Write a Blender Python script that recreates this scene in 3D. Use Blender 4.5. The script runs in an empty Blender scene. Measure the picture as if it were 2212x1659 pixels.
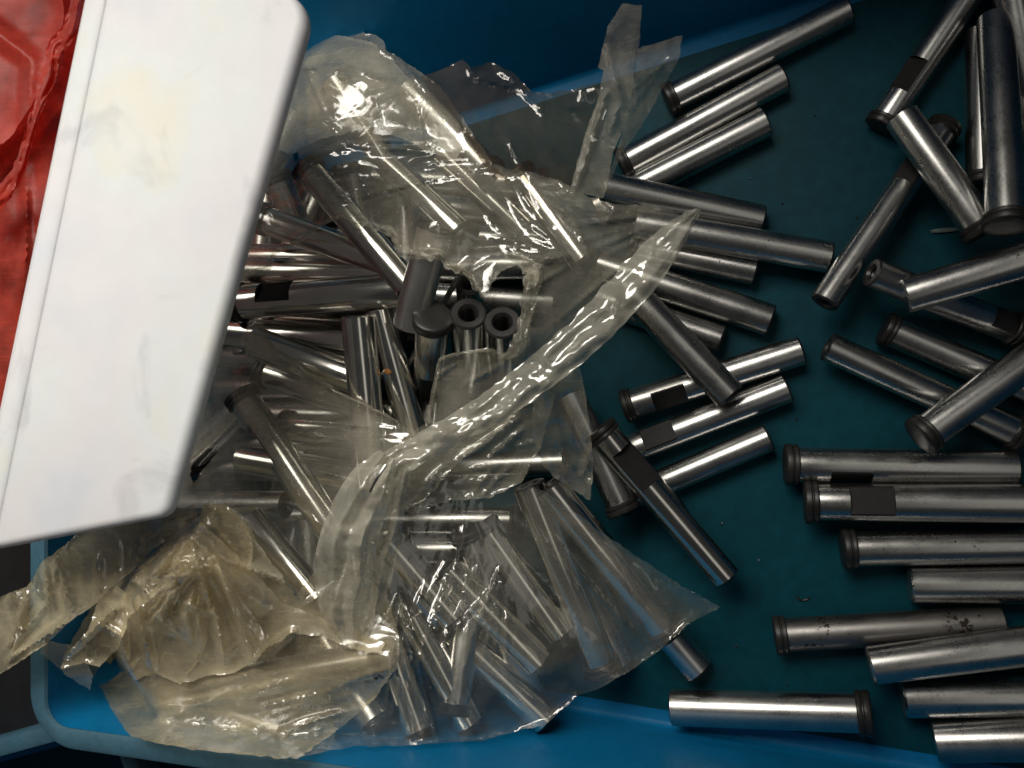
import bpy, math, random
import numpy as np
from mathutils import Vector, Matrix, noise
from mathutils.geometry import delaunay_2d_cdt

random.seed(7); rng = np.random.default_rng(7)
scene = bpy.context.scene
C = scene.collection

# ------------------------------------------------------------------ camera
TH = math.radians(15.0)            # the phone leans: the far side of the bin is the low-x side
HC = 0.333                         # height of the lens over the bin floor
W, H = 2212.0, 1659.0              # picture frame used for taking measurements off the photograph
FPX = 1703.0
AX_R = Vector((math.cos(TH), 0, -math.sin(TH)))
AX_U = Vector((0, 1, 0))
AX_F = Vector((-math.sin(TH), 0, -math.cos(TH)))
CAM = Vector((0.088, 0.0, HC))
cam_data = bpy.data.cameras.new('camera')
cam = bpy.data.objects.new('camera', cam_data); C.objects.link(cam)
M = Matrix((AX_R, AX_U, -AX_F)).transposed().to_4x4(); M.translation = CAM
cam.matrix_world = M
cam_data.sensor_width = 36.0; cam_data.lens = FPX / W * 36.0
cam_data.clip_start = 0.005; cam_data.clip_end = 20.0
cam_data.dof.use_dof = True; cam_data.dof.focus_distance = 0.30; cam_data.dof.aperture_fstop = 13.0
scene.camera = cam

# ------------------------------------------------------------------ world, lamps, exposure
world = bpy.data.worlds.new('World'); scene.world = world; world.use_nodes = True
bg = world.node_tree.nodes['Background']
bg.inputs[0].default_value = (0.95, 0.97, 1.0, 1); bg.inputs[1].default_value = 0.026
def area(name, loc, target, sx, sy, watts, col):
    l = bpy.data.lights.new(name, 'AREA'); l.shape = 'RECTANGLE'; l.size = sx; l.size_y = sy
    l.energy = watts; l.color = col
    o = bpy.data.objects.new(name, l); C.objects.link(o)
    o.location = loc
    o.rotation_euler = (Vector(target) - Vector(loc)).to_track_quat('-Z', 'Y').to_euler()
    return o
lamp = area('key_lamp', (-0.18, 0.25, 0.47), (-0.18, -0.10, 0.03), 0.50, 0.20, 0.98, (1.0, 0.95, 0.86))
lamp.data.spread = math.radians(88)      # added key light, unseen; spread narrowed so the right side stays dim
area('window_lamp', (0.42, 0.02, 0.78), (0.08, 0.0, 0.0), 0.75, 0.18, 0.23, (1.0, 0.95, 0.86))
scene.view_settings.view_transform = 'Standard'; scene.view_settings.look = 'None'
scene.view_settings.exposure = -0.08; scene.view_settings.gamma = 1.0
scene.render.engine = 'CYCLES'
scene.cycles.max_bounces = 10; scene.cycles.transparent_max_bounces = 24
scene.cycles.glossy_bounces = 4; scene.cycles.diffuse_bounces = 3
scene.cycles.use_denoising = True
scene.cycles.sample_clamp_indirect = 6.0

# ------------------------------------------------------------------ measuring
def unproj(px, py, z):
    d = AX_F + AX_R * ((px - W / 2) / FPX) + AX_U * (-(py - H / 2) / FPX)
    return CAM + d * ((z - CAM.z) / d.z)
def depth(p): return (Vector(p) - CAM).dot(AX_F)
def unproj_np(px, py, z):
    a = (px - W / 2) / FPX; b = -(py - H / 2) / FPX
    dx = AX_F.x + AX_R.x * a; dz = AX_F.z + AX_R.z * a
    t = (z - CAM.z) / dz
    return CAM.x + dx * t, CAM.y + b * t

# ------------------------------------------------------------------ materials
def new_mat(name):
    m = bpy.data.materials.new(name); m.use_nodes = True
    nt = m.node_tree; nt.nodes.clear()
    out = nt.nodes.new('ShaderNodeOutputMaterial')
    return m, nt, out
def N(nt, typ, **kw):
    n = nt.nodes.new(typ)
    for k, v in kw.items():
        if k.startswith('i_'):
            key = k[2:]
            n.inputs[int(key) if key.isdigit() else key.replace('_', ' ')].default_value = v
        else: setattr(n, k, v)
    return n
def ramp(nt, src, stops):
    r = N(nt, 'ShaderNodeValToRGB'); e = r.color_ramp.elements
    e[0].position, e[0].color = stops[0][0], stops[0][1]
    e[1].position, e[1].color = stops[1][0], stops[1][1]
    for p, c in stops[2:]:
        k = e.new(p); k.color = c
    nt.links.new(src, r.inputs[0]); return r
def g(v): return (v, v, v, 1)

def steel_mat(name, base, r0, r1, dirt, streak=True):
    m, nt, out = new_mat(name)
    b = N(nt, 'ShaderNodeBsdfPrincipled'); nt.links.new(b.outputs[0], out.inputs[0])
    b.inputs['Metallic'].default_value = 1.0
    tc = N(nt, 'ShaderNodeTexCoord'); info = N(nt, 'ShaderNodeObjectInfo')
    add = N(nt, 'ShaderNodeVectorMath', operation='ADD')
    sc = N(nt, 'ShaderNodeVectorMath', operation='SCALE'); sc.inputs[0].default_value = (1, 2, 3)
    nt.links.new(info.outputs['Random'], sc.inputs['Scale'])
    nt.links.new(tc.outputs['Object'], add.inputs[0]); nt.links.new(sc.outputs[0], add.inputs[1])
    # dirt specks
    n1 = N(nt, 'ShaderNodeTexNoise', i_Scale=420.0, i_Detail=4.0, i_Roughness=0.65); nt.links.new(add.outputs[0], n1.inputs['Vector'])
    n2 = N(nt, 'ShaderNodeTexNoise', i_Scale=55.0, i_Detail=2.0); nt.links.new(add.outputs[0], n2.inputs['Vector'])
    mul = N(nt, 'ShaderNodeMath', operation='MULTIPLY'); nt.links.new(n1.outputs[0], mul.inputs[0]); nt.links.new(n2.outputs[0], mul.inputs[1])
    spot = ramp(nt, mul.outputs[0], [(dirt, g(0)), (dirt + 0.05, g(1))])
    # fine grinding lines run round the pin: noise squeezed along its length
    mp = N(nt, 'ShaderNodeMapping'); mp.inputs['Scale'].default_value = (1500, 1500, 700)
    nt.links.new(add.outputs[0], mp.inputs[0])
    n3 = N(nt, 'ShaderNodeTexNoise', i_Scale=1.0, i_Detail=3.0); nt.links.new(mp.outputs[0], n3.inputs['Vector'])
    n4 = N(nt, 'ShaderNodeTexNoise', i_Scale=90.0, i_Detail=3.0); nt.links.new(add.outputs[0], n4.inputs['Vector'])
    av = N(nt, 'ShaderNodeMath', operation='ADD'); nt.links.new(n3.outputs[0], av.inputs[0]); nt.links.new(n4.outputs[0], av.inputs[1])
    mr = N(nt, 'ShaderNodeMapRange', i_From_Min=0.7, i_From_Max=1.3, i_To_Min=r0, i_To_Max=r1); nt.links.new(av.outputs[0], mr.inputs[0])
    rg = N(nt, 'ShaderNodeMix', data_type='FLOAT'); nt.links.new(spot.outputs[0], rg.inputs[0]); nt.links.new(mr.outputs[0], rg.inputs[2]); rg.inputs[3].default_value = 0.7
    nt.links.new(rg.outputs[0], b.inputs['Roughness'])
    tone = N(nt, 'ShaderNodeMapRange', i_From_Min=0.3, i_From_Max=0.7, i_To_Min=0.92, i_To_Max=1.05); nt.links.new(n4.outputs[0], tone.inputs[0])
    vary = N(nt, 'ShaderNodeMapRange', i_To_Min=0.85, i_To_Max=1.05); nt.links.new(info.outputs['Random'], vary.inputs[0])
    tm = N(nt, 'ShaderNodeMath', operation='MULTIPLY'); nt.links.new(tone.outputs[0], tm.inputs[0]); nt.links.new(vary.outputs[0], tm.inputs[1])
    cs = N(nt, 'ShaderNodeVectorMath', operation='SCALE'); cs.inputs[0].default_value = base; nt.links.new(tm.outputs[0], cs.inputs['Scale'])
    mx = N(nt, 'ShaderNodeMix', data_type='RGBA'); nt.links.new(spot.outputs[0], mx.inputs[0]); nt.links.new(cs.outputs[0], mx.inputs[6]); mx.inputs[7].default_value = (0.05, 0.042, 0.035, 1)
    nt.links.new(mx.outputs[2], b.inputs['Base Color'])
    bp = N(nt, 'ShaderNodeBump', i_Strength=0.006, i_Distance=0.0002); nt.links.new(n3.outputs[0], bp.inputs['Height'])
    nt.links.new(bp.outputs[0], b.inputs['Normal'])
    return m

def plain_mat(name, col, rough, spec=0.5, nscale=300.0, nvar=0.25, bump=0.1, metallic=0.0, sss=0.0):
    m, nt, out = new_mat(name)
    b = N(nt, 'ShaderNodeBsdfPrincipled'); nt.links.new(b.outputs[0], out.inputs[0])
    tc = N(nt, 'ShaderNodeTexCoord')
    n1 = N(nt, 'ShaderNodeTexNoise', i_Scale=nscale, i_Detail=5.0, i_Roughness=0.6); nt.links.new(tc.outputs['Object'], n1.inputs['Vector'])
    n2 = N(nt, 'ShaderNodeTexNoise', i_Scale=nscale * 0.08, i_Detail=3.0); nt.links.new(tc.outputs['Object'], n2.inputs['Vector'])
    mixn = N(nt, 'ShaderNodeMath', operation='ADD'); nt.links.new(n1.outputs[0], mixn.inputs[0]); nt.links.new(n2.outputs[0], mixn.inputs[1])
    mr = N(nt, 'ShaderNodeMapRange', i_From_Min=0.6, i_From_Max=1.4, i_To_Min=1 - nvar, i_To_Max=1 + nvar); nt.links.new(mixn.outputs[0], mr.inputs[0])
    cs = N(nt, 'ShaderNodeVectorMath', operation='SCALE'); cs.inputs[0].default_value = col; nt.links.new(mr.outputs[0], cs.inputs['Scale'])
    nt.links.new(cs.outputs[0], b.inputs['Base Color'])
    rr = N(nt, 'ShaderNodeMapRange', i_From_Min=0.3, i_From_Max=0.7, i_To_Min=rough - 0.08, i_To_Max=rough + 0.08); nt.links.new(n2.outputs[0], rr.inputs[0])
    nt.links.new(rr.outputs[0], b.inputs['Roughness'])
    b.inputs['Metallic'].default_value = metallic
    b.inputs['Specular IOR Level'].default_value = spec
    if sss: 
        b.inputs['Subsurface Weight'].default_value = sss; b.inputs['Subsurface Radius'].default_value = (1, 1, 1); b.inputs['Subsurface Scale'].default_value = 0.004
    bp = N(nt, 'ShaderNodeBump', i_Strength=bump, i_Distance=0.0004); nt.links.new(n1.outputs[0], bp.inputs['Height'])
    nt.links.new(bp.outputs[0], b.inputs['Normal'])
    return m

def film_mat(name, tint, milk_col, milk, rough, crinkle=0.5, cscale=120.0, gloss=1.0):
    """polythene: clear sheet with a glossy skin and a little milkiness that is denser in patches and scratches"""
    m, nt, out = new_mat(name)
    tc = N(nt, 'ShaderNodeTexCoord')
    n1 = N(nt, 'ShaderNodeTexNoise', i_Scale=cscale, i_Detail=5.0, i_Roughness=0.6, i_Distortion=0.6); nt.links.new(tc.outputs['Object'], n1.inputs['Vector'])
    nr = N(nt, 'ShaderNodeTexNoise', i_Scale=cscale * 0.9, i_Detail=1.5, i_Distortion=1.2); nt.links.new(tc.outputs['Object'], nr.inputs['Vector'])
    sb = N(nt, 'ShaderNodeMath', operation='SUBTRACT'); nt.links.new(nr.outputs[0], sb.inputs[0]); sb.inputs[1].default_value = 0.5
    ab = N(nt, 'ShaderNodeMath', operation='ABSOLUTE'); nt.links.new(sb.outputs[0], ab.inputs[0])
    hs = N(nt, 'ShaderNodeMath', operation='MULTIPLY'); nt.links.new(ab.outputs[0], hs.inputs[0]); hs.inputs[1].default_value = -2.0
    nf = N(nt, 'ShaderNodeMath', operation='MULTIPLY'); nt.links.new(n1.outputs[0], nf.inputs[0]); nf.inputs[1].default_value = 0.3
    hsum = N(nt, 'ShaderNodeMath', operation='ADD'); nt.links.new(nf.outputs[0], hsum.inputs[0]); nt.links.new(hs.outputs[0], hsum.inputs[1])
    bp = N(nt, 'ShaderNodeBump', i_Strength=crinkle, i_Distance=0.0035); nt.links.new(hsum.outputs[0], bp.inputs['Height'])
    # milk: patches + long scratches
    n2 = N(nt, 'ShaderNodeTexNoise', i_Scale=45.0, i_Detail=6.0, i_Roughness=0.65); nt.links.new(tc.outputs['Object'], n2.inputs['Vector'])
    mp = N(nt, 'ShaderNodeMapping'); mp.inputs['Rotation'].default_value = (0, 0, 0.35); mp.inputs['Scale'].default_value = (60, 900, 200)
    nt.links.new(tc.outputs['Object'], mp.inputs[0])
    n3 = N(nt, 'ShaderNodeTexNoise', i_Scale=1.0, i_Detail=4.0, i_Roughness=0.7); nt.links.new(mp.outputs[0], n3.inputs['Vector'])
    sc = ramp(nt, n3.outputs[0], [(0.55, g(0)), (0.8, g(0.6))])
    pt = ramp(nt, n2.outputs[0], [(0.3, g(0.35)), (0.75, g(1.7))])
    ad = N(nt, 'ShaderNodeMath', operation='ADD'); nt.links.new(sc.outputs[0], ad.inputs[0]); nt.links.new(pt.outputs[0], ad.inputs[1])
    mk = N(nt, 'ShaderNodeMath', operation='MULTIPLY', use_clamp=True); nt.links.new(ad.outputs[0], mk.inputs[0]); mk.inputs[1].default_value = milk
    tr = N(nt, 'ShaderNodeBsdfTransparent'); tr.inputs[0].default_value = (*tint, 1)
    df = N(nt, 'ShaderNodeBsdfDiffuse'); df.inputs[0].default_value = (*milk_col, 1)
    tl = N(nt, 'ShaderNodeBsdfTranslucent'); tl.inputs[0].default_value = (*milk_col, 1)
    nt.links.new(bp.outputs[0], df.inputs['Normal']); nt.links.new(bp.outputs[0], tl.inputs['Normal'])
    mm = N(nt, 'ShaderNodeMixShader', i_0=0.4); nt.links.new(df.outputs[0], mm.inputs[1]); nt.links.new(tl.outputs[0], mm.inputs[2])
    m1 = N(nt, 'ShaderNodeMixShader'); nt.links.new(mk.outputs[0], m1.inputs[0]); nt.links.new(tr.outputs[0], m1.inputs[1]); nt.links.new(mm.outputs[0], m1.inputs[2])
    gl = N(nt, 'ShaderNodeBsdfGlossy', i_Roughness=rough); gl.inputs[0].default_value = (1, 1, 1, 1); nt.links.new(bp.outputs[0], gl.inputs['Normal'])
    lw = N(nt, 'ShaderNodeLayerWeight', i_Blend=0.5); nt.links.new(bp.outputs[0], lw.inputs['Normal'])
    pw = N(nt, 'ShaderNodeMath', operation='POWER'); nt.links.new(lw.outputs['Facing'], pw.inputs[0]); pw.inputs[1].default_value = 3.5
    fr = N(nt, 'ShaderNodeMapRange', i_To_Min=0.075 * gloss, i_To_Max=0.75); nt.links.new(pw.outputs[0], fr.inputs[0])
    m2 = N(nt, 'ShaderNodeMixShader'); nt.links.new(fr.outputs[0], m2.inputs[0]); nt.links.new(m1.outputs[0], m2.inputs[1]); nt.links.new(gl.outputs[0], m2.inputs[2])
    nt.links.new(m2.outputs[0], out.inputs[0])
    return m

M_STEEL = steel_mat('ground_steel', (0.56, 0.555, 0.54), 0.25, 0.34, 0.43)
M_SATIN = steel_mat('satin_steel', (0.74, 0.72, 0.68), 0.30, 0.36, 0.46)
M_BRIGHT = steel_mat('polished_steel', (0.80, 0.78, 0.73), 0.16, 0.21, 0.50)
M_DULL = steel_mat('dull_steel', (0.26, 0.25, 0.24), 0.36, 0.5, 0.36)
M_BLACK = plain_mat('black_oxide', (0.018, 0.017, 0.016), 0.42, 0.5, 900, 0.4, 0.15)
M_FLAT = plain_mat('blackened_flat', (0.018, 0.017, 0.017), 0.55, 0.25, 1500, 0.5, 0.35)
M_THREAD = plain_mat('dark_thread', (0.055, 0.053, 0.052), 0.36, 0.5, 1200, 0.3, 0.05, metallic=0.7)
M_BLUE = plain_mat('blue_plastic', (0.002, 0.145, 0.33), 0.5, 0.2, 300, 0.18, 0.06)
M_FLOOR = plain_mat('shaded_teal_plastic', (0.001, 0.048, 0.068), 0.55, 0.15, 200, 0.32, 0.08)  # same plastic as the walls; the floor's darker, warmer light is in the colour
M_RIM = plain_mat('scuffed_blue_plastic', (0.045, 0.115, 0.165), 0.55, 0.35, 420, 0.22, 0.15)
M_WHITE = plain_mat('white_plastic', (0.77, 0.775, 0.78), 0.5, 0.4, 120, 0.04, 0.01, sss=0.5)
def paint_reflections_smudges(m):
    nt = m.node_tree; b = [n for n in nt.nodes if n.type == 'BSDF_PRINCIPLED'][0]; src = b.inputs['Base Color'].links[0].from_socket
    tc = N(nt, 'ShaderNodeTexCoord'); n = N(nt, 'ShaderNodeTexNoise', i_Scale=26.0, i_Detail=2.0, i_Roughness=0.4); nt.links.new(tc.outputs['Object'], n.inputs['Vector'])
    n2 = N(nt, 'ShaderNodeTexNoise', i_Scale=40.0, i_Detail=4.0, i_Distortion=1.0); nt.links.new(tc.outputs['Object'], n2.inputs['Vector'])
    r = ramp(nt, n.outputs[0], [(0.25, (0.86, 0.90, 0.98, 1)), (0.75, (0.98, 0.95, 0.84, 1)), (0.45, (0.97, 0.95, 0.975, 1)), (0.6, (0.94, 0.97, 0.99, 1))])  # soft reflections of the surroundings, painted in as pale tints
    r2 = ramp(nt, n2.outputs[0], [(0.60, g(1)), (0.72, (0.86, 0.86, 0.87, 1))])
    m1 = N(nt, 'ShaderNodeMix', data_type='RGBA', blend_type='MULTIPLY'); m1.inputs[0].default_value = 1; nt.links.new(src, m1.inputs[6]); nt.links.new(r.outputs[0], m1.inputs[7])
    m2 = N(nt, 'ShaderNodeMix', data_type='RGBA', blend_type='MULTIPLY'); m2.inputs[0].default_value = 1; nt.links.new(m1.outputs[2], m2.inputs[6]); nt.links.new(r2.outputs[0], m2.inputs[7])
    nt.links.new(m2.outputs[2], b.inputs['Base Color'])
paint_reflections_smudges(M_WHITE)
M_GROUND = plain_mat('black_bench', (0.012, 0.012, 0.013), 0.6, 0.3, 80, 0.4, 0.2)
M_CLEAR = film_mat('clear_film', (0.97, 0.97, 0.94), (0.84, 0.79, 0.65), 0.28, 0.11, 0.12, 75, 1.35)
M_SHEER = film_mat('sheer_film', (0.98, 0.98, 0.96), (0.80, 0.77, 0.66), 0.13, 0.11, 0.11, 75, 1.2)
M_BAND = film_mat('doubled_film', (0.93, 0.93, 0.90), (0.74, 0.71, 0.60), 0.48, 0.10, 0.06, 60, 1.6)
M_HAZY = film_mat('hazy_film', (0.95, 0.95, 0.92), (0.84, 0.79, 0.65), 0.36, 0.13, 0.12, 90, 1.3)
M_AMBER = film_mat('yellow_film', (0.97, 0.94, 0.86), (0.95, 0.83, 0.56), 0.42, 0.16, 0.16, 60, 2.6)  # yellow tint and milk colour
M_PEAK = film_mat('crumpled_amber_film', (0.97, 0.94, 0.86), (1.0, 0.88, 0.62), 0.58, 0.20, 0.06, 50, 3.4)
M_SHADE = film_mat('shaded_brown_film', (0.80, 0.75, 0.68), (0.22, 0.18, 0.14), 0.30, 0.12, 0.12, 60)  # brownish film lying in shadow; the shade is put into its colours
M_RED = film_mat('red_film', (0.70, 0.10, 0.08), (0.72, 0.085, 0.055), 0.55, 0.34, 0.05, 50, 0.2)
M_RUST = plain_mat('rust', (0.30, 0.13, 0.03), 0.7, 0.3, 900, 0.3, 0.3)
M_WIRE = plain_mat('bright_wire', (0.75, 0.73, 0.70), 0.2, 0.5, 300, 0.1, 0.0, metallic=1.0)
M_CHIP = plain_mat('pale_chip', (0.16, 0.20, 0.19), 0.5, 0.5, 300, 0.2, 0.1)

# ------------------------------------------------------------------ objects
def tag(o, label=None, cat=None, group=None, kind=None):
    if label: o['label'] = label
    if cat: o['category'] = cat
    if group: o['group'] = group
    if kind: o['kind'] = kind
    return o
def mesh_obj(name, verts, faces, mat, parent=None, smooth=True, sharp=35):
    me = bpy.data.meshes.new(name)
    me.from_pydata([tuple(v) for v in verts], [], [tuple(f) for f in faces])
    me.materials.append(mat)
    if smooth:
        me.polygons.foreach_set('use_smooth', [True] * len(me.polygons))
        me.set_sharp_from_angle(angle=math.radians(sharp))
    me.update()
    o = bpy.data.objects.new(name, me); C.objects.link(o)
    if parent: o.parent = parent
    return o
def empty(name, mat4=None):
    o = bpy.data.objects.new(name, None); o.empty_display_size = 0.01; C.objects.link(o)
    if mat4 is not None: o.matrix_world = mat4
    return o
def lathe(profile, seg=40):
    v, f = [], []
    for z, r in profile:
        for k in range(seg):
            a = 2 * math.pi * k / seg
            v.append((r * math.cos(a), r * math.sin(a), z))
    for i in range(len(profile) - 1):
        for k in range(seg):
            k2 = (k + 1) % seg
            f.append((i * seg + k, i * seg + k2, (i + 1) * seg + k2, (i + 1) * seg + k))
    return v, f

# ------------------------------------------------------------------ the setting
def bench():
    s = 1.5
    o = mesh_obj('ground', [(-s, -s, -0.006), (s, -s, -0.006), (s, s, -0.006), (-s, s, -0.006)], [(0, 1, 2, 3)], M_GROUND)
    tag(o, 'black bench top under the blue bins', 'ground', kind='structure')
bench()

def round_loop(corners, radii, n=10):
    """rounded polygon (counter-clockwise), constant vertex count per corner"""
    pts = []
    m = len(corners)
    for i in range(m):
        p = Vector(corners[i]); a = (Vector(corners[i - 1]) - p).normalized(); b = (Vector(corners[(i + 1) % m]) - p).normalized()
        half = a.angle(b) / 2; r = radii[i]
        d = r / math.tan(half); t0 = p + a * d; t1 = p + b * d
        cc = p + (a + b).normalized() * (r / math.sin(half))
        v0 = t0 - cc; v1 = t1 - cc
        for k in range(n + 1):
            t = k / n; w = (v0 * (1 - t) + v1 * t)
            w = w.normalized() * r if w.length > 1e-9 else w
            pts.append(cc + w)
    # extra points along the straight sides
    out = []
    per = n + 1
    for i in range(m):
        out += pts[i * per:(i + 1) * per]
        a = pts[i * per + n]; b = pts[((i + 1) % m) * per]
        for k in range(1, 16): out.append(a.lerp(b, k / 16))
    return out
def grow(corners, d):
    res = []; m = len(corners)
    for i in range(m):
        p = Vector(corners[i]); a = (p - Vector(corners[i - 1])).normalized(); b = (Vector(corners[(i + 1) % m]) - p).normalized()
        na = Vector((a.y, -a.x)); nb = Vector((b.y, -b.x))
        k = (na + nb); k = k / k.dot(na)
        res.append(p + k * d)
    return res
def bridge(loops):
    v = []; f = []; n = len(loops[0])
    for l in loops: v += [tuple(p) for p in l]
    for i in range(len(loops) - 1):
        for k in range(n):
            k2 = (k + 1) % n
            f.append((i * n + k, i * n + k2, (i + 1) * n + k2, (i + 1) * n + k))
    return v, f
def make_bin(floor_c, rim_c, hz, label, fm=M_FLOOR, rfloor=0.018, rrim=0.010, z0=0.0, flange=0.008):
    root = empty('storage_bin', Matrix.Translation((sum(c[0] for c in floor_c) / 4, sum(c[1] for c in floor_c) / 4, z0 - 0.004)))
    tag(root, label, 'bin')
    inv = root.matrix_world.inverted()
    def L3(cs, r, z): return [inv @ Vector((p.x, p.y, z0 + z)) for p in round_loop(cs, [r] * 4)]
    fl = [L3(grow(floor_c, -0.005), rfloor, 0.0)]
    n = len(fl[0])
    v = [tuple(p) for p in fl[0]]; 
    mesh_obj('base', v, [tuple(range(n))], fm, root, smooth=False)
    loops = [L3(grow(floor_c, -0.005), rfloor, 0.0)]
    FR = 0.003
    for t in (0.15, 0.3, 0.45, 0.6, 0.75, 0.9):       # fillet between base and wall
        loops.append(L3(grow(floor_c, FR * math.sin(t * math.pi / 2) - FR * 0.5), rfloor, FR * (1 - math.cos(t * math.pi / 2))))
    f1 = grow(floor_c, FR * 0.5)
    for k in range(1, 13):
        t = k / 12
        cs = [Vector(a).lerp(Vector(b), t) for a, b in zip(f1, rim_c)]
        loops.append(L3(cs, rfloor * (1 - t) + rrim * t, FR + (hz - FR - 0.0015) * t))
    v, f = bridge(loops)
    # outside skin of the wall
    lo = [L3(grow(rim_c, 0.003), rrim, hz - 0.0035), L3(grow(floor_c, 0.004), rfloor, -0.004)]
    v2, f2 = bridge(lo); off = len(v); v += v2; f += [tuple(i + off for i in q) for q in f2]
    f.append(tuple(off + n + k for k in range(n)))
    mesh_obj('wall', v, f, M_BLUE, root, sharp=60)
    prof = [(0.0, -0.0015), (0.0006, -0.0004), (0.0018, 0.0), (flange - 0.002, 0.0), (flange - 0.0006, -0.0006), (flange, -0.002), (flange, -0.010), (flange - 0.0015, -0.010), (flange - 0.0015, -0.003), (0.0031, -0.0034)]
    loops = []
    for d, z in prof: loops.append(L3(grow(rim_c, d + 0.0001), rrim + d * 1.4, hz + z))
    v, f = bridge(loops)
    mesh_obj('rim', v, f, M_RIM, root, sharp=40)
    return root
RIM = 0.085
def px2(p, z): q = unproj(p[0], p[1], z); return (q.x, q.y)
floor_px = [(330, 1372), (2700, 1775), (2700, -295), (330, 463)]
rim_px = [(97, 1569), (2900, 1960), (2900, -560), (97, -60)]
FLOOR_C = [px2(p, 0.0) for p in floor_px]; RIM_C = [px2(p, RIM) for p in rim_px]
make_bin(FLOOR_C, RIM_C, RIM, 'blue plastic storage bin holding the loose steel pins and bags')
# the neighbour whose rim shows past the rounded rim corner
nb_rim = [px2(p, 0.055) for p in [(-500, 2300), (420, 2050), (230, 1575), (-560, 1790)]]
nb_floor = [Vector(p) + (Vector((sum(q[0] for q in nb_rim) / 4, sum(q[1] for q in nb_rim) / 4)) - Vector(p)) * 0.16 for p in nb_rim]
make_bin([tuple(p) for p in nb_floor], nb_rim, 0.055, 'second teal blue bin mostly hidden below the rounded rim corner', rfloor=0.008, rrim=0.006)

# ------------------------------------------------------------------ steel pins
PINS = []       # settled pins: (p0, p1, r)
def axis_height(xy, r_new):
    """lowest height for the axis of a round bar of radius r_new at points xy (n,2) over all settled pins"""
    out = np.full(len(xy), r_new)
    for p0, p1, r in PINS:
        a = np.array(p0[:2]); d = np.array(p1[:2]) - a
        dd = d @ d
        t = np.clip(((xy - a) @ d) / max(dd, 1e-9), 0, 1)
        q = a + t[:, None] * d
        dist2 = ((xy - q) ** 2).sum(1); R = r + r_new
        zax = p0[2] + t * (p1[2] - p0[2])
        up = np.where(dist2 < R * R, zax + np.sqrt(np.maximum(R * R - dist2, 0)), 0)
        out = np.maximum(out, up)
    return out
def settle(fa, fb, r, za_min, zb_min):
    """fa, fb give the (x, y) of the two ends at a height; find the lowest pose resting on what is already there"""
    za, zb = max(za_min, r), max(zb_min, r)
    s = np.linspace(0, 1, 41)
    zs = np.arange(0.0, 0.16, 0.001)
    for it in range(4):
        a = np.array(fa(za)); b = np.array(fb(zb))
        xy = a + s[:, None] * (b - a)
        need = axis_height(xy, r)
        A = np.maximum(zs, max(za_min, r))[:, None]; 
        # for each za the least zb that clears every sample
        best = None
        for z0 in zs:
            if z0 < max(za_min, r, need[0]) - 1e-6: continue
            with np.errstate(divide='ignore', invalid='ignore'):
                z1 = np.where(s > 0.02, (need - z0 * (1 - s)) / np.maximum(s, 0.02), 0)
            z1 = max(z1.max(), zb_min, r)
            cost = z0 + z1 + 0.15 * abs(z1 - z0)
            if best is None or cost < best[0]: best = (cost, z0, z1)
        za, zb = best[1], best[2]
    a = fa(za); b = fb(zb)
    return Vector((a[0], a[1], za)), Vector((b[0], b[1], zb))

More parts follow.
